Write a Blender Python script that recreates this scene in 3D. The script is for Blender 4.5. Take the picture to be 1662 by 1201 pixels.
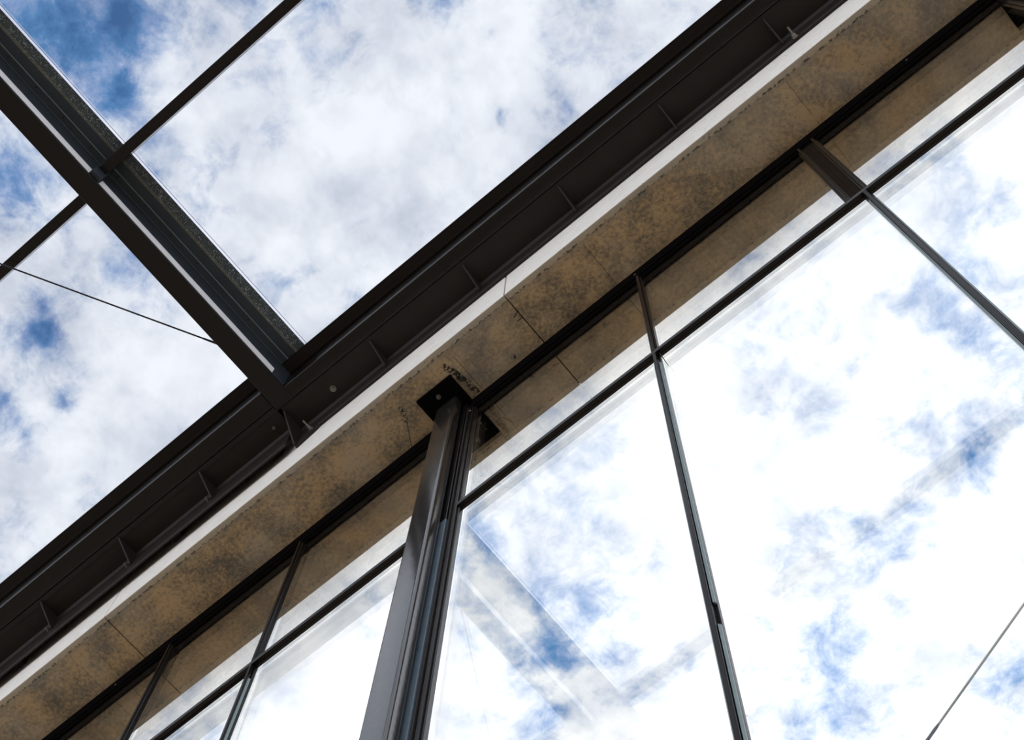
import bpy, bmesh, math
from mathutils import Vector, Matrix

for o in list(bpy.data.objects):
    bpy.data.objects.remove(o)
S = bpy.context.scene
COL = S.collection
EYE = 1.6                       # camera height above the floor; all z below are given from eye level

# ------------------------------------------------------------------ camera
cam = bpy.data.cameras.new('camera')
cam.sensor_width = 36.0
cam.lens = 2401.67 / 1662.0 * 36.0
cam.clip_start = 0.05
camo = bpy.data.objects.new('camera', cam)
COL.objects.link(camo)
RT = Vector((0.76674463, 0.64131815, 0.02852534))
DN = Vector((-0.60551398, 0.7372663, -0.29965183))
FW = Vector((-0.21320293, 0.21248394, 0.95362209))
m3 = Matrix((RT, -DN, -FW)).transposed()
camo.matrix_world = Matrix.Translation((0, 0, EYE)) @ m3.to_4x4()
S.camera = camo

# ------------------------------------------------------------------ colour management
S.view_settings.view_transform = 'Standard'
S.view_settings.look = 'None'
S.view_settings.gamma = 1.0
S.view_settings.use_curve_mapping = False
S.view_settings.exposure = 0.0


# ------------------------------------------------------------------ node helpers
class NT:
    def __init__(self, nt):
        self.nt = nt
        nt.nodes.clear()

    def n(self, typ, **kw):
        x = self.nt.nodes.new(typ)
        for k, v in kw.items():
            setattr(x, k, v)
        return x

    def put(self, sock, v):
        if isinstance(v, bpy.types.NodeSocket):
            self.nt.links.new(v, sock)
        elif v is not None:
            sock.default_value = v

    def math(self, op, a, b=None, c=None, clamp=False):
        x = self.n('ShaderNodeMath', operation=op, use_clamp=clamp)
        for i, v in enumerate((a, b, c)):
            if v is not None:
                self.put(x.inputs[i], v)
        return x.outputs[0]

    def comb(self, x, y, z):
        c = self.n('ShaderNodeCombineXYZ')
        for i, v in enumerate((x, y, z)):
            self.put(c.inputs[i], v)
        return c.outputs[0]

    def noise(self, vec, scale, detail=4.0, rough=0.5, dist=0.0):
        x = self.n('ShaderNodeTexNoise')
        self.put(x.inputs['Vector'], vec)
        x.inputs['Scale'].default_value = scale
        x.inputs['Detail'].default_value = detail
        x.inputs['Roughness'].default_value = rough
        x.inputs['Distortion'].default_value = dist
        return x.outputs['Fac']

    def ramp(self, fac, stops, interp='LINEAR'):
        x = self.n('ShaderNodeValToRGB')
        x.color_ramp.interpolation = interp
        e = x.color_ramp.elements
        while len(e) < len(stops):
            e.new(0.5)
        for el, (p, c) in zip(e, stops):
            el.position = p
            el.color = (*c, 1.0) if len(c) == 3 else c
        self.put(x.inputs['Fac'], fac)
        return x.outputs['Color']

    def step(self, v, a, b):
        x = self.n('ShaderNodeMapRange', interpolation_type='SMOOTHSTEP')
        self.put(x.inputs[0], v)
        x.inputs[1].default_value = a
        x.inputs[2].default_value = b
        return x.outputs[0]

    def mix(self, f, a, b):
        x = self.n('ShaderNodeMix', data_type='RGBA')
        self.put(x.inputs[0], f)
        for i, v in ((6, a), (7, b)):
            if isinstance(v, tuple) and len(v) == 3:
                v = (*v, 1.0)
            self.put(x.inputs[i], v)
        return x.outputs[2]


# ------------------------------------------------------------------ sky: a broken cloud layer
W = bpy.data.worlds.new('sky')
S.world = W
W.use_nodes = True
t = NT(W.node_tree)
geo = t.n('ShaderNodeNewGeometry')
sep = t.n('ShaderNodeSeparateXYZ')
tc = t.n('ShaderNodeTexCoord')
t.put(sep.inputs[0], tc.outputs['Generated'])
dx, dy, dz = sep.outputs
zz = t.math('MAXIMUM', dz, 0.06)
u = t.math('DIVIDE', dx, zz)
v = t.math('DIVIDE', dy, zz)
uv = t.comb(u, v, 0.0)
warp = t.n('ShaderNodeTexNoise')
t.put(warp.inputs['Vector'], uv)
warp.inputs['Scale'].default_value = 22.0
warp.inputs['Detail'].default_value = 5.0
warp.inputs['Roughness'].default_value = 0.6
wsub = t.n('ShaderNodeVectorMath', operation='SUBTRACT')
t.put(wsub.inputs[0], warp.outputs['Color'])
wsub.inputs[1].default_value = (0.5, 0.5, 0.5)
wsc = t.n('ShaderNodeVectorMath', operation='SCALE')
t.put(wsc.inputs[0], wsub.outputs[0])
wsc.inputs['Scale'].default_value = 0.055
wadd = t.n('ShaderNodeVectorMath', operation='ADD')
t.put(wadd.inputs[0], uv)
t.put(wadd.inputs[1], wsc.outputs[0])
puv = wadd.outputs[0]
# openings in the cloud layer: (u, v, radius, depth); negative depth thickens the cloud
HOLES = [(-0.307, -0.147, .022, .26), (-0.262, -0.133, .018, .26), (-0.330, -0.180, .03, .22), (-0.297, -0.094, .014, .22),
         (-0.29, -0.15, .09, .12), (-0.345, -0.11, .05, .08), (-0.40, -0.09, .025, .24), (-0.41, -0.125, .03, .20),
         (-0.468, -0.014, .020, .34), (-0.394, -0.007, .026, .20), (-0.522, 0.008, .022, .28), (-0.484, 0.033, .014, .22),
         (-0.534, 0.030, .020, .22), (-0.096, 0.000, .020, .26), (-0.237, 0.035, .016, .17), (-0.110, 0.080, .012, .20),
         (-0.081, 0.104, .010, .20), (-0.087, 0.036, .010, .15), (-0.241, -0.108, .020, .20), (-0.583, 0.082, .020, .12),
         (-0.193, 0.087, .010, .12), (-0.33, -0.05, .03, .10), (-0.20, -0.07, .03, .08), (-0.27, -0.02, .03, .07),
         (-0.40, 0.07, .05, -.20), (-0.44, -0.05, .02, -.08), (-0.18, 0.05, .05, -.10), (-0.13, -0.02, .04, -.08),
         (-0.075, 0.321, .018, .22), (0.034, 0.359, .022, .30), (0.036, 0.405, .020, .26), (-0.033, 0.439, .018, .28),
         (-0.014, 0.496, .018, .28), (-0.079, 0.478, .020, .30), (-0.097, 0.350, .016, .20), (-0.323, 0.315, .024, .38),
         (-0.316, 0.364, .022, .32), (-0.292, 0.400, .014, .32), (-0.350, 0.412, .020, .36), (-0.310, 0.440, .014, .30),
         (-0.372, 0.452, .012, .26), (-0.059, 0.243, .012, .16), (-0.085, 0.650, .030, .34), (-0.181, 0.545, .022, .20),
         (-0.216, 0.577, .024, .22), (-0.24, 0.322, .02, .10), (0.013, 0.464, .012, .25), (0.00, 0.279, .012, .18),
         (0.114, 0.347, .012, .18), (-0.16, 0.40, .05, -.14), (-0.05, 0.57, .05, -.16), (-0.345, 0.375, .016, -.18),
         (0.02, 0.31, .02, -.12), (-0.22, 0.45, .03, -.10), (-0.33, 0.55, .06, -.16), (-0.5, 0.33, .08, -.16), (-0.29, 0.105, .05, -.12),
         (-0.215, -0.025, .03, -.08), (-0.20, 0.02, .03, -.10), (-0.45, 0.05, .02, -.10)]
acc = None
for (hu, hv, hr, hd) in HOLES:
    d = t.n('ShaderNodeVectorMath', operation='DISTANCE')
    t.put(d.inputs[0], puv)
    d.inputs[1].default_value = (hu, hv, 0.0)
    q = t.math('DIVIDE', d.outputs['Value'], hr * (1.3 if hv > 0.2 and hd > 0 and hu > -0.25 else 1.0))
    q2 = t.math('MULTIPLY', q, q)
    g = t.math('EXPONENT', t.math('MULTIPLY', q2, -1.0))
    acc = t.math('MULTIPLY_ADD', g, -hd * (0.92 if hv < 0.2 or hd < 0 else (0.50 if hu > -0.25 else 0.76)), acc if acc is not None else 0.0)
n1 = t.noise(uv, 9.0, 10.0, 0.62, 0.25)
n2 = t.noise(uv, 34.0, 8.0, 0.66, 0.4)
dens = t.math('MULTIPLY_ADD', n1, 1.15, t.math('MULTIPLY', n2, 0.62))
dens = t.math('ADD', dens, -0.225)
dens = t.math('ADD', dens, acc)
# thin veil of cloud over the blue, opaque cloud where dense
skyc = t.ramp(dens, [(0.20, (0.016, 0.135, 0.36)), (0.32, (0.070, 0.235, 0.50)), (0.42, (0.26, 0.39, 0.64)),
                     (0.52, (0.58, 0.66, 0.80)), (0.64, (0.92, 0.94, 0.97)), (0.80, (1.06, 1.06, 1.065))])
n3 = t.noise(uv, 12.0, 6.0, 0.55, 0.0)
grey = t.ramp(n3, [(0.34, (0.70, 0.73, 0.79)), (0.48, (0.92, 0.93, 0.95)), (0.58, (1.04, 1.04, 1.04))])
mul = t.n('ShaderNodeMix', data_type='RGBA', blend_type='MULTIPLY')
mul.inputs[0].default_value = 1.0
t.put(mul.inputs[6], skyc)
t.put(mul.inputs[7], grey)
bg = t.n('ShaderNodeBackground')
t.put(bg.inputs['Color'], mul.outputs[2])
# the cloud layer glows slightly more on the side where the hidden sun stands
t.put(bg.inputs['Strength'], t.math('ADD', t.math('MULTIPLY_ADD', t.step(v, 0.05, 0.42), 0.08, 1.36), t.math('MULTIPLY', t.step(t.math('MULTIPLY', v, -1.0), 0.8, 1.5), 0.8)))  # unseen low sky opposite gets an added boost to light the beam's front
wo = t.n('ShaderNodeOutputWorld')
t.put(wo.inputs['Surface'], bg.outputs[0])
W.cycles.sampling_method = 'MANUAL'
W.cycles.sample_map_resolution = 1024


# ------------------------------------------------------------------ materials
def newmat(name):
    m = bpy.data.materials.new(name)
    m.use_nodes = True
    return m, NT(m.node_tree)


def principled(t, **kw):
    b = t.n('ShaderNodeBsdfPrincipled')
    for k, v in kw.items():
        k = k.replace('_', ' ')
        if isinstance(v, tuple) and len(v) == 3:
            v = (*v, 1.0)
        t.put(b.inputs[k], v)
    o = t.n('ShaderNodeOutputMaterial')
    t.put(o.inputs['Surface'], b.outputs[0])
    return b, o


def paint(name, col, rough, spec=0.5, bump=0.02, scale=90.0, var=0.25, metallic=0.0, rvar=0.1):
    m, t = newmat(name)
    tc = t.n('ShaderNodeTexCoord').outputs['Object']
    f = t.noise(tc, scale * 0.12, 5.0, 0.6)
    c = t.mix(f, tuple(x * (1 - var) for x in col), tuple(x * (1 + var) for x in col))
    r = t.math('MULTIPLY_ADD', t.noise(tc, 14.0, 6.0, 0.65), 2 * rvar, rough - rvar)
    b, o = principled(t, Base_Color=c, Roughness=r, Metallic=metallic)
    b.inputs['Specular IOR Level'].default_value = spec
    bp = t.n('ShaderNodeBump')
    bp.inputs['Strength'].default_value = bump * 4
    bp.inputs['Distance'].default_value = 0.002
    t.put(bp.inputs['Height'], t.noise(tc, scale, 3.0, 0.6))
    t.put(b.inputs['Normal'], bp.outputs[0])
    return m


M = {}
M['steel'] = paint('dark_brown_steel_paint', (0.024, 0.0185, 0.0165), 0.45, 0.22, 0.03)
M['matte'] = paint('matte_black_frame_paint', (0.0045, 0.0038, 0.0036), 0.9, 0.0, 0.02, rvar=0.05)
M['stile'] = paint('black_mullion_paint', (0.008, 0.0065, 0.006), 0.20, 0.12, 0.02, rvar=0.05)
M['gloss'] = paint('black_gloss_paint', (0.008, 0.0065, 0.006), 0.24, 0.5, 0.02, rvar=0.06)
M['column'] = paint('brush_painted_column_steel', (0.018, 0.0155, 0.014), 0.17, 1.0, 0.05, 60.0, rvar=0.05)
M['purlin'] = paint('black_purlin_paint', (0.009, 0.0085, 0.0095), 0.24, 0.5, 0.01)
M['infill'] = paint('dark_brown_infill', (0.020, 0.0145, 0.011), 0.9, 0.0, 0.02)
M['bluegrey'] = paint('blue_black_tube_paint', (0.034, 0.044, 0.056), 0.36, 0.5, 0.02)
M['bluebar'] = paint('slate_blue_cover_bar', (0.10, 0.135, 0.165), 0.30, 0.5, 0.05)
M['alu'] = paint('raw_aluminium_strip', (0.92, 0.92, 0.93), 0.5, 0.5, 0.05, 160.0, 0.12)
M['bead'] = paint('bluegreen_bead', (0.16, 0.21, 0.22), 0.35, 0.5, 0.05, 70.0, 0.3)  # pale blue-green; mullion beads above the transom use the black stile paint
M['zinc'] = paint('zinc_fastener', (0.22, 0.20, 0.17), 0.35, 0.5, 0.02, metallic=0.8)
M['screw'] = paint('blackened_screw', (0.004, 0.004, 0.004), 0.5)
M['gold'] = paint('pale_sealant_line', (0.30, 0.28, 0.19), 0.6)
M['cover'] = paint('grey_green_cover_plate', (0.055, 0.068, 0.078), 0.45, 0.4)
M['cable'] = paint('dark_wire_rope', (0.012, 0.012, 0.012), 0.45)
M['wire'] = paint('grey_green_wire', (0.30, 0.31, 0.25), 0.5)


for _n in M['column'].node_tree.nodes:
    if _n.type == 'BSDF_PRINCIPLED':
        _n.inputs['IOR'].default_value = 1.75


def speckle_mat():
    m, t = newmat('dirt_speckled_glass_edge')
    tc = t.n('ShaderNodeTexCoord').outputs['Object']
    v = t.n('ShaderNodeTexVoronoi')
    v.inputs['Scale'].default_value = 150.0
    t.put(v.inputs['Vector'], tc)
    f = t.math('ADD', v.outputs['Distance'], t.math('MULTIPLY', t.noise(tc, 40.0, 5.0, 0.7), 0.9))
    c = t.ramp(f, [(0.42, (0.85, 0.9, 0.98)), (0.62, (0.36, 0.42, 0.46)), (0.85, (0.07, 0.088, 0.095))])
    principled(t, Base_Color=c, Roughness=0.6)
    return m


M['speckle'] = speckle_mat()


def translucent(name, col):
    m, t = newmat(name)
    a = t.n('ShaderNodeBsdfTranslucent')
    a.inputs['Color'].default_value = (*col, 1)
    b = t.n('ShaderNodeBsdfTransparent')
    b.inputs['Color'].default_value = (0.9, 0.9, 0.93, 1)
    x = t.n('ShaderNodeMixShader')
    x.inputs[0].default_value = 0.55
    t.put(x.inputs[1], b.outputs[0])
    t.put(x.inputs[2], a.outputs[0])
    o = t.n('ShaderNodeOutputMaterial')
    t.put(o.inputs['Surface'], x.outputs[0])
    return m


M['seal'] = translucent('translucent_edge_seal', (0.85, 0.85, 0.90))


def glass_mat(name, tint, dust, refl=1.0):
    """thin architectural glass: Schlick reflection per face pair, clear through the rest"""
    m, t = newmat(name)
    g = t.n('ShaderNodeNewGeometry')
    dot = t.n('ShaderNodeVectorMath', operation='DOT_PRODUCT')
    t.put(dot.inputs[0], g.outputs['Normal'])
    t.put(dot.inputs[1], g.outputs['Incoming'])
    c = t.math('ABSOLUTE', dot.outputs['Value'])
    om = t.math('SUBTRACT', 1.0, c, clamp=True)
    p5 = t.math('POWER', om, 5.0)
    r = t.math('MULTIPLY_ADD', p5, 0.96, 0.04)
    # one pane of the sealed unit = two surfaces
    R = t.math('DIVIDE', t.math('MULTIPLY', r, 2.0 * refl), t.math('ADD', r, 1.0))
    gl = t.n('ShaderNodeBsdfGlossy')
    gl.inputs['Roughness'].default_value = 0.0
    gl.inputs['Color'].default_value = (1, 1, 1, 1)
    tr = t.n('ShaderNodeBsdfTransparent')
    tr.inputs['Color'].default_value = (*tint, 1)
    mx = t.n('ShaderNodeMixShader')
    t.put(mx.inputs[0], R)
    t.put(mx.inputs[1], tr.outputs[0])
    t.put(mx.inputs[2], gl.outputs[0])
    out = mx.outputs[0]
    if dust > 0:
        tc = t.n('ShaderNodeTexCoord').outputs['Object']
        v = t.n('ShaderNodeTexVoronoi')
        v.inputs['Scale'].default_value = 26.0
        t.put(v.inputs['Vector'], tc)
        dot_ = t.math('SUBTRACT', 1.0, t.step(v.outputs['Distance'], 0.03, 0.07))
        sepc = t.n('ShaderNodeSeparateColor')
        t.put(sepc.inputs[0], v.outputs['Color'])
        dot_ = t.math('MULTIPLY', dot_, t.step(sepc.outputs[0], 0.55, 1.0))
        fine = t.math('MULTIPLY', t.noise(tc, 300.0, 2.0, 0.6), 0.10)
        f = t.math('MULTIPLY', t.math('ADD', dot_, fine), dust)
        tl = t.n('ShaderNodeBsdfTranslucent')
        tl.inputs['Color'].default_value = (0.9, 0.88, 0.84, 1)
        m2 = t.n('ShaderNodeMixShader')
        t.put(m2.inputs[0], f)
        t.put(m2.inputs[1], out)
        t.put(m2.inputs[2], tl.outputs[0])
        out = m2.outputs[0]
    o = t.n('ShaderNodeOutputMaterial')
    t.put(o.inputs['Surface'], out)
    return m


M['wall_glass'] = glass_mat('wall_double_glazing', (0.99, 0.995, 0.99), 0.0, 0.80)
M['roof_glass'] = glass_mat('roof_glazing', (0.825, 0.842, 0.872), 0.30)


def concrete_mat():
    m, t = newmat('weathered_precast_concrete')
    g = t.n('ShaderNodeTexCoord')
    P = g.outputs['Object']        # object at world x/y, z from soffit
    sp = t.n('ShaderNodeSeparateXYZ')
    t.put(sp.inputs[0], P)
    X, Y, Z = sp.outputs
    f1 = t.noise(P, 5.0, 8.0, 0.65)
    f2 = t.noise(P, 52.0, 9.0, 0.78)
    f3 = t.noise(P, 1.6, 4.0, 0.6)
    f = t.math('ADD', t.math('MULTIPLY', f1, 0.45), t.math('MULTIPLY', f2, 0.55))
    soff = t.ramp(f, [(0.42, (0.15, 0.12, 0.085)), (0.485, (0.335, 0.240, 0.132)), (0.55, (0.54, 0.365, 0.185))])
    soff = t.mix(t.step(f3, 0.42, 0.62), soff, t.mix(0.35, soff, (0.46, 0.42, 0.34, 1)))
    # pores
    v = t.n('ShaderNodeTexVoronoi')
    v.inputs['Scale'].default_value = 42.0
    t.put(v.inputs['Vector'], P)
    sc = t.n('ShaderNodeSeparateColor')
    t.put(sc.inputs[0], v.outputs['Color'])
    pore = t.math('MULTIPLY', t.math('SUBTRACT', 1.0, t.step(v.outputs['Distance'], 0.08, 0.16)), t.step(sc.outputs[0], 0.80, 0.86))
    # crumbled margin along both lower edges: Y is measured from the beam's centre line
    ay = t.math('ABSOLUTE', Y)
    wob = t.math('MULTIPLY', t.math('SUBTRACT', t.noise(P, 30.0, 5.0, 0.7), 0.5), 0.016)
    ed = t.math('ADD', ay, wob)
    margin = t.step(ed, 0.246, 0.250)
    band = t.math('MULTIPLY', t.step(ed, 0.205, 0.244), t.math('SUBTRACT', 1.0, margin))
    col = t.mix(t.math('MULTIPLY', band, 0.38), soff, (0.25, 0.23, 0.19, 1))
    col = t.mix(t.math('MULTIPLY', margin, 0.75), col, (0.50, 0.44, 0.34, 1))
    rim = t.math('SUBTRACT', 1.0, t.step(t.math('ABSOLUTE', t.math('SUBTRACT', ed, 0.247)), 0.0015, 0.009))
    pit = t.math('MULTIPLY', rim, t.step(t.noise(P, 55.0, 3.0, 0.7), 0.51, 0.57))
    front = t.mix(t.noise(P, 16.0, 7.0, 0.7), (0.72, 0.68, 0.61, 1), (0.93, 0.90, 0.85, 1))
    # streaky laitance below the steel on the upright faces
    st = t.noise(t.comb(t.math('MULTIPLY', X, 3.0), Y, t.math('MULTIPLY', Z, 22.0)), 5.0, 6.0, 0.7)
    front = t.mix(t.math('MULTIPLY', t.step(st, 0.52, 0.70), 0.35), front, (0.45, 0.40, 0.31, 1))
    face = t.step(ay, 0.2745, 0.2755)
    col = t.mix(face, col, front)  # brown patina aside, lit front against shaded soffit is put into colour
    col = t.mix(t.math('MULTIPLY', pore, 0.75), col, (0.10, 0.08, 0.06, 1))
    col = t.mix(t.math('MULTIPLY', pit, 0.85), col, (0.05, 0.04, 0.03, 1))

    # black scuffs beside the column head (x0, y0, x1, y1, radius) measured on the soffit
    def seg(x0, y0, x1, y1, r, thr, sc_=60.0, amt=0.95):
        nonlocal col
        L = math.hypot(x1 - x0, y1 - y0)
        ux, uy = (x1 - x0) / L, (y1 - y0) / L
        ax = t.math('SUBTRACT', X, x0)
        by = t.math('SUBTRACT', Y, y0)
        al = t.math('ADD', t.math('MULTIPLY', ax, ux), t.math('MULTIPLY', by, uy))
        pr = t.math('ABSOLUTE', t.math('SUBTRACT', t.math('MULTIPLY', ax, uy), t.math('MULTIPLY', by, ux)))
        over = t.math('ABSOLUTE', t.math('SUBTRACT', al, L / 2))
        out_ = t.math('MAXIMUM', t.math('SUBTRACT', over, L / 2), 0.0)
        dd = t.math('ADD', pr, out_)
        w = t.math('SUBTRACT', 1.0, t.step(dd, r * 0.35, r))
        if thr is not None:
            w = t.math('MULTIPLY', w, t.step(t.math('ADD', t.noise(P, sc_, 4.0, 0.6), t.math('MULTIPLY', w, 0.12)), thr, thr + 0.04))
        col = t.mix(t.math('MULTIPLY', w, amt), col, (0.010, 0.008, 0.006, 1))

    C = 1.428
    seg(-1.685, 1.235 - C, -1.640, 1.43 - C, 0.026, 0.60)
    seg(-1.665, 1.275 - C, -1.655, 1.345 - C, 0.020, 0.52)
    seg(-1.975, 1.26 - C, -1.995, 1.33 - C, 0.018, 0.62, 90.0)
    seg(-1.995, 1.33 - C, -2.06, 1.44 - C, 0.0028, None)
    seg(-1.255, 1.252 - C, -1.285, 1.262 - C, 0.0035, None)
    seg(-1.255, 1.286 - C, -1.284, 1.285 - C, 0.0035, None)
    seg(-1.265, 1.560 - C, -1.295, 1.552 - C, 0.003, None)
    seg(-1.612, 1.648 - C, -1.634, 1.600 - C, 0.006, None, amt=0.7)
    seg(-1.66, 1.63 - C, -1.69, 1.55 - C, 0.014, 0.60, 90.0, 0.6)
    seg(-1.40, 1.400 - C, -1.405, 1.412 - C, 0.009, 0.5, 120.0)
    for xx in (-0.828, -1.62, -3.98, -4.10, 0.30):
        seg(xx, 1.20 - C, xx + 0.002, 1.62 - C, 0.0035, 0.50, 8.0, 0.45)
    b, o = principled(t, Base_Color=col, Roughness=0.85)
    bp = t.n('ShaderNodeBump')
    bp.inputs['Strength'].default_value = 0.5
    bp.inputs['Distance'].default_value = 0.004
    h = t.math('SUBTRACT', t.noise(P, 70.0, 6.0, 0.7), t.math('ADD', pore, pit))
    t.put(bp.inputs['Height'], h)
    t.put(b.inputs['Normal'], bp.outputs[0])
    return m


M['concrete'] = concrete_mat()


def floor_mat():
    m, t = newmat('brown_stone_floor')
    P = t.n('ShaderNodeTexCoord').outputs['Object']
    f = t.noise(P, 1.3, 6.0, 0.6)
    c = t.mix(f, (0.115, 0.080, 0.047), (0.17, 0.117, 0.068))
    br = t.n('ShaderNodeTexBrick')
    br.inputs['Scale'].default_value = 1.0
    br.inputs['Brick Width'].default_value = 0.9
    br.inputs['Row Height'].default_value = 0.45
    br.inputs['Mortar Size'].default_value = 0.006
    t.put(br.inputs['Vector'], P)
    t.put(br.inputs['Color1'], c)
    t.put(br.inputs['Color2'], c)
    br.inputs['Mortar'].default_value = (0.10, 0.08, 0.06, 1)
    principled(t, Base_Color=br.outputs['Color'], Roughness=0.6)
    return m


M['floor'] = floor_mat()


# ------------------------------------------------------------------ mesh helpers
def add_box(bm, x0, x1, y0, y1, z0, z1, bev=0.0, seg=2):
    r = bmesh.ops.create_cube(bm, size=1.0)
    vs = r['verts']
    for v_ in vs:
        v_.co.x = (x0 + x1) / 2 + v_.co.x * (x1 - x0)
        v_.co.y = (y0 + y1) / 2 + v_.co.y * (y1 - y0)
        v_.co.z = (z0 + z1) / 2 + v_.co.z * (z1 - z0)
    if bev > 0:
        es = list({e for v_ in vs for e in v_.link_edges})
        bmesh.ops.bevel(bm, geom=es, offset=bev, segments=seg, profile=0.5, affect='EDGES')


def add_prism(bm, pts, axis, a0, a1):
    """extrude a closed outline (2D points) along axis ('x','y','z') between a0 and a1"""
    def mk(p, a):
        if axis == 'x':
            return (a, p[0], p[1])
        if axis == 'y':
            return (p[0], a, p[1])
        return (p[0], p[1], a)
    A = [bm.verts.new(mk(p, a0)) for p in pts]
    B = [bm.verts.new(mk(p, a1)) for p in pts]
    n = len(pts)
    bm.faces.new(A)
    bm.faces.new(list(reversed(B)))
    for i in range(n):
        bm.faces.new((A[i], B[i], B[(i + 1) % n], A[(i + 1) % n]))
    bmesh.ops.recalc_face_normals(bm, faces=bm.faces)


def add_cyl(bm, p0, p1, r0, r1=None, seg=16):
    p0, p1 = Vector(p0), Vector(p1)
    d = p1 - p0
    rot = d.to_track_quat('Z', 'Y').to_matrix().to_4x4()
    mat = Matrix.Translation((p0 + p1) / 2) @ rot
    bmesh.ops.create_cone(bm, cap_ends=True, segments=seg, radius1=r0, radius2=r0 if r1 is None else r1, depth=d.length, matrix=mat)


def rounded_rect(x0, x1, y0, y1, r, n=6):
    pts = []
    for cx, cy, a in ((x1 - r, y1 - r, 0), (x0 + r, y1 - r, 90), (x0 + r, y0 + r, 180), (x1 - r, y0 + r, 270)):
        for i in range(n + 1):
            w = math.radians(a + 90 * i / n)
            pts.append((cx + r * math.cos(w), cy + r * math.sin(w)))
    return pts


def obj(name, bm, mat, parent=None, origin=None, smooth=False):
    """ONE mesh object; coordinates in bm are eye-level world coordinates"""
    me = bpy.data.meshes.new(name)
    org = Vector(origin) if origin is not None else (Vector(parent['_o']) if parent is not None else Vector((0, 0, 0)))
    bmesh.ops.translate(bm, verts=bm.verts, vec=-org)
    bm.to_mesh(me)
    bm.free()
    me.materials.append(mat)
    if smooth:
        for p in me.polygons:
            p.use_smooth = True
        try:
            me.set_sharp_from_angle(angle=math.radians(40))
        except Exception:
            pass
    o = bpy.data.objects.new(name, me)
    COL.objects.link(o)
    if parent is not None:
        o.parent = parent
        po = Vector(parent['_o'])
        o.location = org - po
    else:
        o.location = org + Vector((0, 0, EYE))
    o['_o'] = tuple(org)
    return o


def tag(o, label=None, cat=None, group=None, kind=None):
    if label:
        o['label'] = label
    if cat:
        o['category'] = cat
    if group:
        o['group'] = group
    if kind:
        o['kind'] = kind
    return o


def thing(name, origin, label, cat, group=None):
    o = bpy.data.objects.new(name, None)
    COL.objects.link(o)
    o.empty_display_size = 0.1
    o['_o'] = tuple(origin)
    o.location = Vector(origin) + Vector((0, 0, EYE))
    return tag(o, label, cat, group)


def boxpart(name, mat, parent, b, bev=0.0, seg=2, smooth=False):
    bm = bmesh.new()
    add_box(bm, *b, bev, seg)
    return obj(name, bm, mat, parent, smooth=smooth)


# ------------------------------------------------------------------ the floor
ZF = -EYE
bm = bmesh.new()
add_box(bm, -22, 20, -20, 22, ZF - 0.2, ZF)
tag(obj('floor', bm, M['floor']), kind='structure')

# ------------------------------------------------------------------ concrete beam over the glass wall
CY = 1.428                        # centre line of beam
H = 6.5                           # soffit
bm = bmesh.new()
joints = [-8.937, -6.377, -3.815, -1.255, 1.305, 3.865]
for a, b in zip(joints[:-1], joints[1:]):
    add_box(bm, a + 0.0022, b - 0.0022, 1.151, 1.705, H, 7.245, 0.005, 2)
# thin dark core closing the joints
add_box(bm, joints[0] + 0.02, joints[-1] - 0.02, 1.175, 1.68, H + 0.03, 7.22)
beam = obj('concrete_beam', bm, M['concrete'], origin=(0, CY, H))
tag(beam, 'long brown weathered concrete beam running diagonally above the glass wall', 'beam')


# ------------------------------------------------------------------ steel edge beams on the beam's face
def edge_beam(x0, x1, shift_tube, shift_leg, zleg, gx, zfoot, label, leg_t=0.0165):
    """shift_*: how far the profile stands off towards the room compared with the right-hand bay"""
    t_ = thing('steel_edge_beam', ((x0 + x1) / 2, 1.0, 6.7), label, 'steel beam', 'steel edge beams bolted to the concrete')
    yt0, yt1 = 0.902 - shift_tube[0], 0.977 - shift_tube[1]
    bm = bmesh.new()
    add_prism(bm, rounded_rect(yt0, yt1, 7.0, 7.19, 0.007, 5), 'x', max(x0, -2.504) if x0 > -3 else x0, x1)
    obj('steel_tube', bm, M['gloss'], t_, smooth=True)
    yi = 1.134 - shift_leg
    bm = bmesh.new()
    add_box(bm, x0, x1, yt1 + 0.001, yi + 0.004, 7.004, 7.018, 0.001)
    if shift_tube[1] > 0.005:
        add_box(bm, x0, x1, yt1 + 0.002, 0.976, 7.001, 7.0035)
    obj('bracket_plate', bm, M['steel'], t_)
    bm = bmesh.new()
    add_prism(bm, [(yi, 7.003), (yi, zleg + 0.004), (yi + 0.003, zleg), (yi + leg_t, zleg), (yi + leg_t, 7.003)], 'x', x0, x1)
    # weld fillet in the inner corner
    add_prism(bm, [(yi, 7.003), (yi - 0.012, 7.003), (yi, 6.988)], 'x', x0 + 0.002, x1 - 0.002)
    obj('bracket_leg', bm, M['steel'], t_)
    ya = 0.996 - (shift_tube[1] + shift_leg) / 2
    for i, g in enumerate(gx):
        zf, gx0 = zfoot, g
        if isinstance(g, tuple):
            gx0, zf = g
        bm = bmesh.new()
        add_prism(bm, [(ya, 7.0035), (yi - 0.0005, 7.0035), (yi - 0.0005, zf), (yi - 0.009, zf), (ya, 6.996)], 'x', gx0 - 0.004, gx0 + 0.004)
        obj('gusset', bm, M['steel'], t_)
    # glazing frame above the tube
    s = shift_tube[0]
    bm = bmesh.new()
    add_box(bm, x0, x1, 0.836 - s * 1.05, 0.985, 7.215, 7.224, 0.001)
    add_box(bm, x0, x1, 0.905 - s, 0.975 - s, 7.191, 7.2145)
    add_box(bm, x0, x1, 0.886 - s, 0.896 - s, 7.206, 7.2148, 0.001)
    add_box(bm, x0, x1, 0.84 - s, 1.16, 7.25, 7.262)
    obj('glazing_frame', bm, M['steel'], t_)
    bm = bmesh.new()
    add_box(bm, x0, x1, 0.832 - s * 1.05, 0.836 - s * 1.05, 7.214, 7.2246)
    obj('gasket', bm, M['screw'], t_)
    return t_


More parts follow.
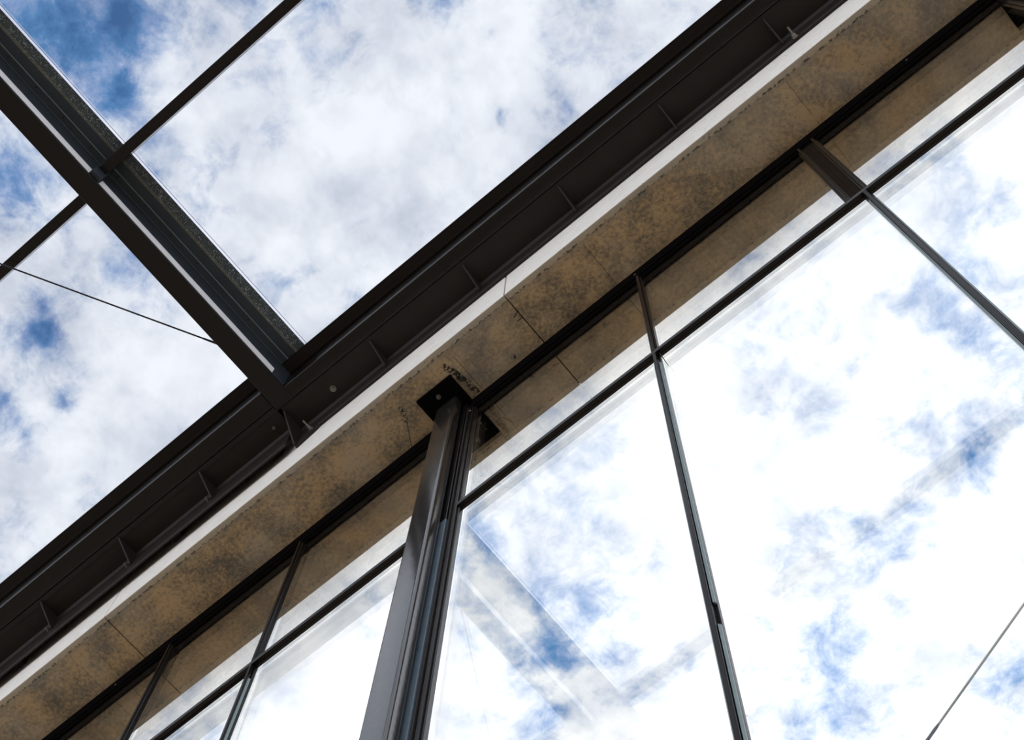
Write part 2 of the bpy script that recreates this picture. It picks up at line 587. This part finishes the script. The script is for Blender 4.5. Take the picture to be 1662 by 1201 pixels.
er = edge_beam(-2.595, 4.2, (0.0, 0.0), 0.0, 6.852, [(-2.590, 6.787), -2.012, -1.407, -0.8056, -0.1998, 0.412, 1.02], 6.908,
               'dark brown steel edge beam with gussets, right of the rafter, longest stretch')
el = edge_beam(-9.0, -2.62, (0.051, 0.029), 0.038, 6.775, [-4.886, -4.306, -3.726, -3.148], 6.89,
               'dark brown steel edge beam with gussets, lower left of the rafter', 0.012)
for xx in (-8.2, -6.0, -4.60, -3.44, -2.75):
    bm = bmesh.new()
    add_box(bm, xx - 0.03, xx + 0.03, 1.108, 1.151, 6.90, 6.98)
    obj('packer', bm, M['steel'], el)
# studs, nuts and bolt heads on the right edge beam
yi = 1.134


def stud(x, z, parent):
    bm = bmesh.new()
    add_cyl(bm, (x, yi - 0.06, z), (x, yi, z), 0.0055, seg=12)
    s_ = obj('stud', bm, M['zinc'], parent, smooth=True)
    bm = bmesh.new()
    add_cyl(bm, (x, yi - 0.022, z), (x, yi - 0.008, z), 0.0115, seg=6)
    add_cyl(bm, (x, yi - 0.008, z), (x, yi, z), 0.016, seg=20)
    obj('nut', bm, M['zinc'], s_)


stud(-2.368 * 6.86 / 6.5, 6.86, er)
stud(0.442 * 6.86 / 6.5, 6.86, er)
bm = bmesh.new()
add_prism(bm, [(-2.594, 6.8515), (-2.594, 6.788), (-2.582, 6.786), (-2.46, 6.835), (-2.45, 6.8515)], 'y', yi, yi + 0.016)
obj('foot_lip', bm, M['steel'], er)


def bolt_head(x, y, z, r, parent, mat, name='bolt'):
    bm = bmesh.new()
    add_cyl(bm, (x, y, z - r * 0.35), (x, y, z), r, seg=24)
    add_cyl(bm, (x, y, z - r * 0.9), (x, y, z - r * 0.35), r * 0.62, seg=6)
    return obj(name, bm, mat, parent)


bolt_head(-2.319, 1.067, 7.004, 0.017, er, M['zinc'])
bolt_head(-2.692, 1.032, 7.004, 0.009, el, M['zinc'])
for gx_ in (-4.306, -3.726, -3.148):
    bm = bmesh.new()
    add_cyl(bm, (gx_ - 0.03, 1.070, 6.905), (gx_ - 0.03, 1.0955, 6.905), 0.007, seg=10)
    obj('bolt', bm, M['zinc'], el)

# ------------------------------------------------------------------ rafter
XL, XR = -2.614, -2.505
Y0, Y1 = -4.6, 0.900
rf = thing('roof_rafter', (-2.56, -1.8, 7.0), 'dark steel roof rafter with a bright aluminium strip, running to the upper left corner', 'rafter')
bm = bmesh.new()
add_box(bm, XL, XR, Y0, 0.9765, 7.0, 7.012, 0.002)
obj('bottom_flange', bm, M['purlin'], rf)
bm = bmesh.new()
add_prism(bm, rounded_rect(XL + 0.001, XR - 0.0015, 7.0125, 7.2145, 0.006, 5), 'y', Y0, 0.9005)
obj('steel_tube', bm, M['bluegrey'], rf, smooth=True)
PURL_Y = [(-0.4905, -0.436), (-1.818, -1.761), (-3.14, -3.083)]
cuts = [Y0, PURL_Y[2][0] - 0.006, PURL_Y[2][1] + 0.006, PURL_Y[1][0] - 0.006, PURL_Y[1][1] + 0.006, -0.4905 - 0.004, -0.436 + 0.010, 0.812]
for a, b in zip(cuts[0::2], cuts[1::2]):
    bm = bmesh.new()
    add_box(bm, XR - 0.0012, XR + 0.0006, a, b, 7.020, 7.083, 0.0004, 1)
    tag(obj('aluminium_strip', bm, M['alu'], rf), 'bright bare aluminium strip')
# glazing frame stepping out to the right above the tube
bm = bmesh.new()
add_box(bm, XL - 0.03, -2.464, Y0, 0.834, 7.2155, 7.2225)
fr = obj('glazing_frame', bm, M['cover'], rf)
bm = bmesh.new()
add_box(bm, -2.466, -2.4615, Y0, 0.834, 7.2125, 7.2225, 0.001)
add_box(bm, XR + 0.0, XR + 0.003, Y0, 0.834, 7.2135, 7.2152)
obj('ridge', bm, M['bead'], fr)
bm = bmesh.new()
add_box(bm, -2.461, -2.4085, Y0, 0.834, 7.219, 7.2242)
obj('cover_plate', bm, M['bluegrey'], fr)
for xx in (-2.408, -2.400):
    bm = bmesh.new()
    add_box(bm, xx, xx + 0.0025, Y0, 0.834, 7.2195, 7.2242)
    obj('sealant_line', bm, M['gold'], fr)
bm = bmesh.new()
add_box(bm, -2.397, -2.3475, Y0, 0.834, 7.2210, 7.2243)
add_box(bm, -2.4053, -2.4002, Y0, 0.834, 7.2200, 7.2243)
tag(obj('speckled_strip', bm, M['speckle'], fr), 'dirty speckled glass edge strip')
bm = bmesh.new()
add_box(bm, -2.3473, -2.3345, Y0, 0.834, 7.2220, 7.2243)
obj('edge_seal', bm, M['seal'], fr)
bm = bmesh.new()
add_box(bm, -2.3343, -2.3328, Y0, 0.834, 7.2215, 7.2243)
obj('gasket', bm, M['screw'], fr)
k = 0
yy = 0.55
while yy > -1.6:
    for xx in (-2.478,):
        bm = bmesh.new()
        add_cyl(bm, (xx, yy, 7.2135), (xx, yy, 7.2156), 0.0035, seg=10)
        obj('screw', bm, M['screw'], fr)
    yy -= 0.19
# weld bead at the inner corner with the edge beam
bm = bmesh.new()
add_cyl(bm, (XR + 0.002, 0.895, 7.002), (XR + 0.006, 0.899, 7.03), 0.006, 0.003, 10)
obj('weld', bm, M['gloss'], rf, smooth=True)


# ------------------------------------------------------------------ purlins
def purlin(x0, x1, ylo, yhi, label, cleat=None):
    t_ = thing('roof_purlin', ((x0 + x1) / 2, (ylo + yhi) / 2, 7.1), label, 'purlin', 'purlins under the roof glass')
    bm = bmesh.new()
    add_prism(bm, rounded_rect(ylo, yhi, 7.10, 7.213, 0.004, 4), 'x', x0, x1)
    obj('steel_tube', bm, M['purlin'], t_, smooth=True)
    bm = bmesh.new()
    add_box(bm, x0, x1, ylo + 0.001, yhi + 0.0005, 7.2135, 7.2243)
    obj('gasket', bm, M['screw'], t_)
    if cleat is not None:
        bm = bmesh.new()
        add_box(bm, min(cleat, cleat + 0.024), max(cleat, cleat + 0.024), ylo - 0.003, yhi + 0.004, 7.02, 7.2125, 0.002)
        obj('end_cleat', bm, M['bluegrey'], t_)
    return t_


purlin(-2.478, 4.0, *PURL_Y[0], 'dark steel purlin crossing the upper left of the roof, right of the rafter', XR + 0.0015)
purlin(-8.6, -2.6165, -0.452, -0.399, 'dark steel purlin crossed by a thin cable, left of the rafter')
purlin(-2.478, 4.0, *PURL_Y[1], 'dark steel purlin seen only as a pale band reflected at lower right', XR + 0.0015)

# ------------------------------------------------------------------ bracing cable of the left bay
a = Vector((-2.424 * 7.05 / 6.5, 0.484 * 7.05 / 6.5, 7.05))
b = Vector((-2.929 * 7.05 / 6.5, -0.42 * 7.05 / 6.5, 7.05))
dirn = (b - a).normalized()
cb = thing('bracing_cable', tuple(a), 'thin dark bracing cable running from the rafter across the left purlin', 'cable')
bm = bmesh.new()
add_cyl(bm, a - dirn * 0.004, a + dirn * 4.6, 0.0042, seg=12)
obj('wire_rope', bm, M['cable'], cb, smooth=True)
bm = bmesh.new()
add_cyl(bm, a - dirn * 0.006, a + dirn * 0.07, 0.0062, 0.0048, 12)
obj('end_fitting', bm, M['cable'], cb, smooth=True)

# ------------------------------------------------------------------ outside wire seen through the glass
a = Vector((-0.309, 3.909, 6.5)) * (8.0 / 6.5)
b = Vector((-1.091, 4.227, 6.5)) * (8.0 / 6.5)
dirn = (b - a).normalized()
cut = a + (b - a) * 0.88
ow = thing('outdoor_wire', tuple(a), 'thin grey-green wire slanting behind the glass at the lower right corner', 'cable')
bm = bmesh.new()
add_cyl(bm, a - dirn * 3.5, cut, 0.0078, seg=12)
obj('wire_rope', bm, M['wire'], ow, smooth=True)
bm = bmesh.new()
add_cyl(bm, cut - dirn * 0.01, cut + dirn * 0.04, 0.006, 0.0105, 12)
add_cyl(bm, cut + dirn * 0.04, cut + dirn * 2.6, 0.0105, seg=12)
tag(obj('sleeve', bm, M['cable'], ow, smooth=True), 'dark sleeve on the wire')

# ------------------------------------------------------------------ columns
YG = 1.460                        # glass plane


def column(xc, label):
    t_ = thing('steel_column', (xc, 1.43, ZF), label, 'column', 'steel columns along the glass wall')
    x0, x1 = xc - 0.061, xc + 0.061
    bm = bmesh.new()
    add_prism(bm, rounded_rect(x0, x1, 1.371, 1.427, 0.014, 8), 'z', ZF, 6.478)
    obj('steel_tube', bm, M['column'], t_, smooth=True)
    bm = bmesh.new()
    add_box(bm, xc - 0.104, xc + 0.104, 1.281, 1.640, 6.479, 6.4995, 0.004)
    pl = obj('head_plate', bm, M['matte'], t_)
    for px_, py_ in ((xc - 0.003, 1.327), (xc + 0.0, 1.60)):
        bm = bmesh.new()
        add_cyl(bm, (px_, py_, 6.468), (px_, py_, 6.4788), 0.0125, seg=6)
        add_cyl(bm, (px_, py_, 6.456), (px_, py_, 6.468), 0.007, seg=12)
        obj('bolt', bm, M['zinc'], pl)
    # collar weld around the tube head
    bm = bmesh.new()
    add_prism(bm, rounded_rect(x0 - 0.004, x1 + 0.004, 1.367, 1.431, 0.018, 8), 'z', 6.470, 6.4785)
    obj('weld_collar', bm, M['matte'], t_, smooth=True)
    # window post fixed behind the tube
    w = []
    bm = bmesh.new()
    add_box(bm, xc - 0.128, xc + 0.128, 1.4475, 1.468, ZF, 6.478, 0.002)
    obj('window_post', bm, M['gloss'], t_)
    for s_ in (-1, 1):
        bm = bmesh.new()
        lo, hi = sorted((xc + s_ * 0.024, xc + s_ * 0.078))
        add_box(bm, lo, hi, 1.4325, 1.447, 5.13, 6.478, 0.002)
        obj('cover_bar', bm, M['gloss'], t_)
        bm = bmesh.new()
        add_box(bm, lo, hi, 1.4325, 1.447, ZF, 5.128, 0.002)
        tag(obj('cover_bar', bm, M['bluebar'], t_), 'slate blue lower cover bar')
        bm = bmesh.new()
        lo, hi = sorted((xc + s_ * 0.084, xc + s_ * 0.092))
        add_box(bm, lo, hi, 1.437, 1.447, ZF, 6.40, 0.001)
        obj('glazing_bead', bm, M['steel'], t_)
        bm = bmesh.new()
        lo, hi = sorted((xc + s_ * 0.100, xc + s_ * 0.118))
        add_box(bm, lo, hi, 1.440, 1.447, ZF, 6.40, 0.0022)
        obj('glazing_bead', bm, M['gloss'], t_)
    return t_


c1 = column(-1.79, 'glossy black steel column with square head plate bolted under the concrete beam, centre bottom')
c2 = column(1.29, 'black steel column at the top right corner, only its head plate corner in view')
for xx, zz_ in ((-1.737 * 1.444 / 1.493, 6.30), (-1.752, 5.135)):
    bm = bmesh.new()
    add_cyl(bm, (xx, 1.428, zz_), (xx, 1.4326, zz_), 0.006, seg=12)
    obj('screw', bm, M['zinc'], c1)


# ------------------------------------------------------------------ mullions
def mullion(xc, label, wide_head=False, gap=None, w=0.031, top_z=6.385):
    t_ = thing('window_mullion', (xc, 1.45, ZF), label, 'mullion', 'slim steel mullions of the glass wall')
    h = w / 2
    zt = 5.232
    segs = [('stile', ZF, 5.198)] + ([] if wide_head else [('stile', zt, top_z)])
    for nm, a_, b_ in segs:
        bm = bmesh.new()
        add_box(bm, xc - h, xc + h, 1.4555, 1.468, a_, b_, 0.0012)
        add_box(bm, xc - 0.0075, xc + 0.0075, 1.4372, 1.4554, a_, b_, 0.003, 3)
        obj(nm, bm, M['stile'], t_)
    for s_ in (-1, 1):
        runs = [(ZF, 5.09)]
        if gap and s_ > 0:
            runs = [(ZF, gap[0]), (gap[1], 5.09)]
        for a_, b_ in runs:
            bm = bmesh.new()
            p = [(xc + s_ * (h - 0.0005), 1.4553), (xc + s_ * (h - 0.0005), 1.4505), (xc + s_ * (h - 0.004), 1.4465), (xc + s_ * 0.0095, 1.4455), (xc + s_ * 0.0095, 1.4553)]
            add_prism(bm, p, 'z', a_, b_)
            tag(obj('glazing_bead', bm, M['bead'], t_), 'blue-green glazing bead')
        if not wide_head:
            bm = bmesh.new()
            p = [(xc + s_ * (h - 0.0005), 1.4553), (xc + s_ * (h - 0.0005), 1.4505), (xc + s_ * (h - 0.004), 1.4465), (xc + s_ * 0.0095, 1.4455), (xc + s_ * 0.0095, 1.4553)]
            add_prism(bm, p, 'z', zt, top_z)
            obj('glazing_bead', bm, M['stile'], t_)
    if wide_head:
        for c_ in (xc - 0.061, xc + 0.010):
            bm = bmesh.new()
            add_box(bm, c_ - 0.013, c_ + 0.013, 1.450, 1.468, zt, top_z, 0.0012)
            add_box(bm, c_ - 0.006, c_ + 0.006, 1.438, 1.4498, zt, top_z, 0.003, 3)
            obj('head_stile', bm, M['stile'], t_)
        bm = bmesh.new()
        add_box(bm, xc - 0.0475, xc - 0.0035, 1.452, 1.462, zt, top_z)
        add_box(bm, xc - 0.030, xc - 0.0275, 1.4505, 1.4519, zt, top_z)
        tag(obj('infill_panel', bm, M['infill'], t_), 'brown infill strip between two head stiles')
    return t_


mullion(-0.7205, 'slim black mullion right of the column, first from it', gap=(3.06, 3.17))
mullion(0.222, 'slim black mullion with a wide brown head panel, far right', wide_head=True)
mullion(-2.7445, 'slim black mullion left of the column, first from it')
mullion(-3.6005, 'slim black mullion at the bottom left, farthest from the column')
# small loose clip under the transom on the first mullion
m1 = [o for o in bpy.data.objects if o.name.startswith('window_mullion')][0]
bm = bmesh.new()
add_cyl(bm, (-0.703, 1.452, 5.20), (-0.680, 1.4500, 4.995), 0.0022, 0.0012, 8)
obj('wire_clip', bm, M['screw'], m1)
bm = bmesh.new()
add_cyl(bm, (-0.737 * 1.436 / 1.462, 1.4335, 6.386), (-0.737 * 1.436 / 1.462, 1.4368, 6.386), 0.006, seg=12)


# screws are attached to the head frames below
bm.free()


# ------------------------------------------------------------------ head frames and transoms
def head_frame(x0, x1, label, screws):
    t_ = thing('head_frame', ((x0 + x1) / 2, 1.46, 6.4), label, 'window frame', 'head frames under the concrete beam')
    bm = bmesh.new()
    add_box(bm, x0, x1, 1.440, 1.447, 6.388, 6.4995, 0.001)
    add_box(bm, x0, x1, 1.4472, 1.475, 6.386, 6.42, 0.001)
    obj('frame_bar', bm, M['matte'], t_)
    bm = bmesh.new()
    add_prism(bm, [(1.4472, 6.3855), (1.4472, 6.374), (1.4515, 6.371), (1.4543, 6.374), (1.4543, 6.3855)], 'x', x0, x1)
    obj('glazing_bead', bm, M['matte'], t_)
    bm = bmesh.new()
    add_box(bm, x0, x1, 1.4752, 1.504, 6.39, 6.4995, 0.002)
    obj('outer_lip', bm, M['matte'], t_)
    for sx in screws:
        bm = bmesh.new()
        add_cyl(bm, (sx, 1.4362, 6.43), (sx, 1.4399, 6.43), 0.006, seg=12)
        obj('screw', bm, M['zinc'], t_)
    return t_


hf_r = head_frame(-1.6845, 1.1850, 'black head frame under the concrete beam, right of the column', (-0.729, 0.742))
hf_l = head_frame(-4.95, -1.895, 'black head frame under the concrete beam, left of the column', (-3.99,))


def transom(x0, x1, breaks, label):
    t_ = thing('window_transom', ((x0 + x1) / 2, 1.45, 5.2), label, 'transom', 'transoms of the glass wall')
    bm = bmesh.new()
    add_box(bm, x0, x1, 1.4380, 1.4680, 5.200, 5.2295, 0.0012)
    obj('rail', bm, M['gloss'], t_)
    xs = [x0] + [q for b_ in breaks for q in (b_ - 0.016, b_ + 0.016)] + [x1]
    for a_, b_ in zip(xs[0::2], xs[1::2]):
        bm = bmesh.new()
        add_prism(bm, [(1.4665, 5.1998), (1.4665, 5.1945), (1.4615, 5.1925), (1.4560, 5.1950), (1.4560, 5.1998)], 'x', a_, b_)
        obj('glazing_bead', bm, M['gloss'], t_)
    return t_


transom(-1.670, 1.170, (-0.7205, 0.222), 'black transom bar crossing the glass wall right of the column')
transom(-5.2, -1.910, (-2.7445, -3.6005), 'black transom bar crossing the glass wall left of the column')

# ------------------------------------------------------------------ glass panes of the wall
n = 0
cols = [(-5.2, -3.6005 - 0.0), (-3.6005, -2.7445), (-2.7445, -1.91), (-1.67, -0.7205), (-0.7205, 0.222), (0.222, 1.17)]
for (a_, b_) in cols:
    for zlo, zhi in ((ZF + 0.05, 5.1995), (5.2298, 6.3855)):
        n += 1
        bm = bmesh.new()
        add_box(bm, a_ + 0.010, b_ - 0.010, 1.4690, 1.4870, zlo, zhi)
        w_ = obj('window_%d' % n, bm, M['wall_glass'])
        w_['kind'] = 'structure'
# roof glass
for a_, b_, ya, yb in ((-2.3326, 4.0, -4.6, 0.8365), (-8.6, -2.66, -4.6, 0.78)):
    n += 1
    bm = bmesh.new()
    add_box(bm, a_, b_, ya, yb, 7.2246, 7.2446)
    w_ = obj('window_%d' % n, bm, M['roof_glass'])
    w_['kind'] = 'structure'

for o in bpy.data.objects:
    if '_o' in o:
        del o['_o']
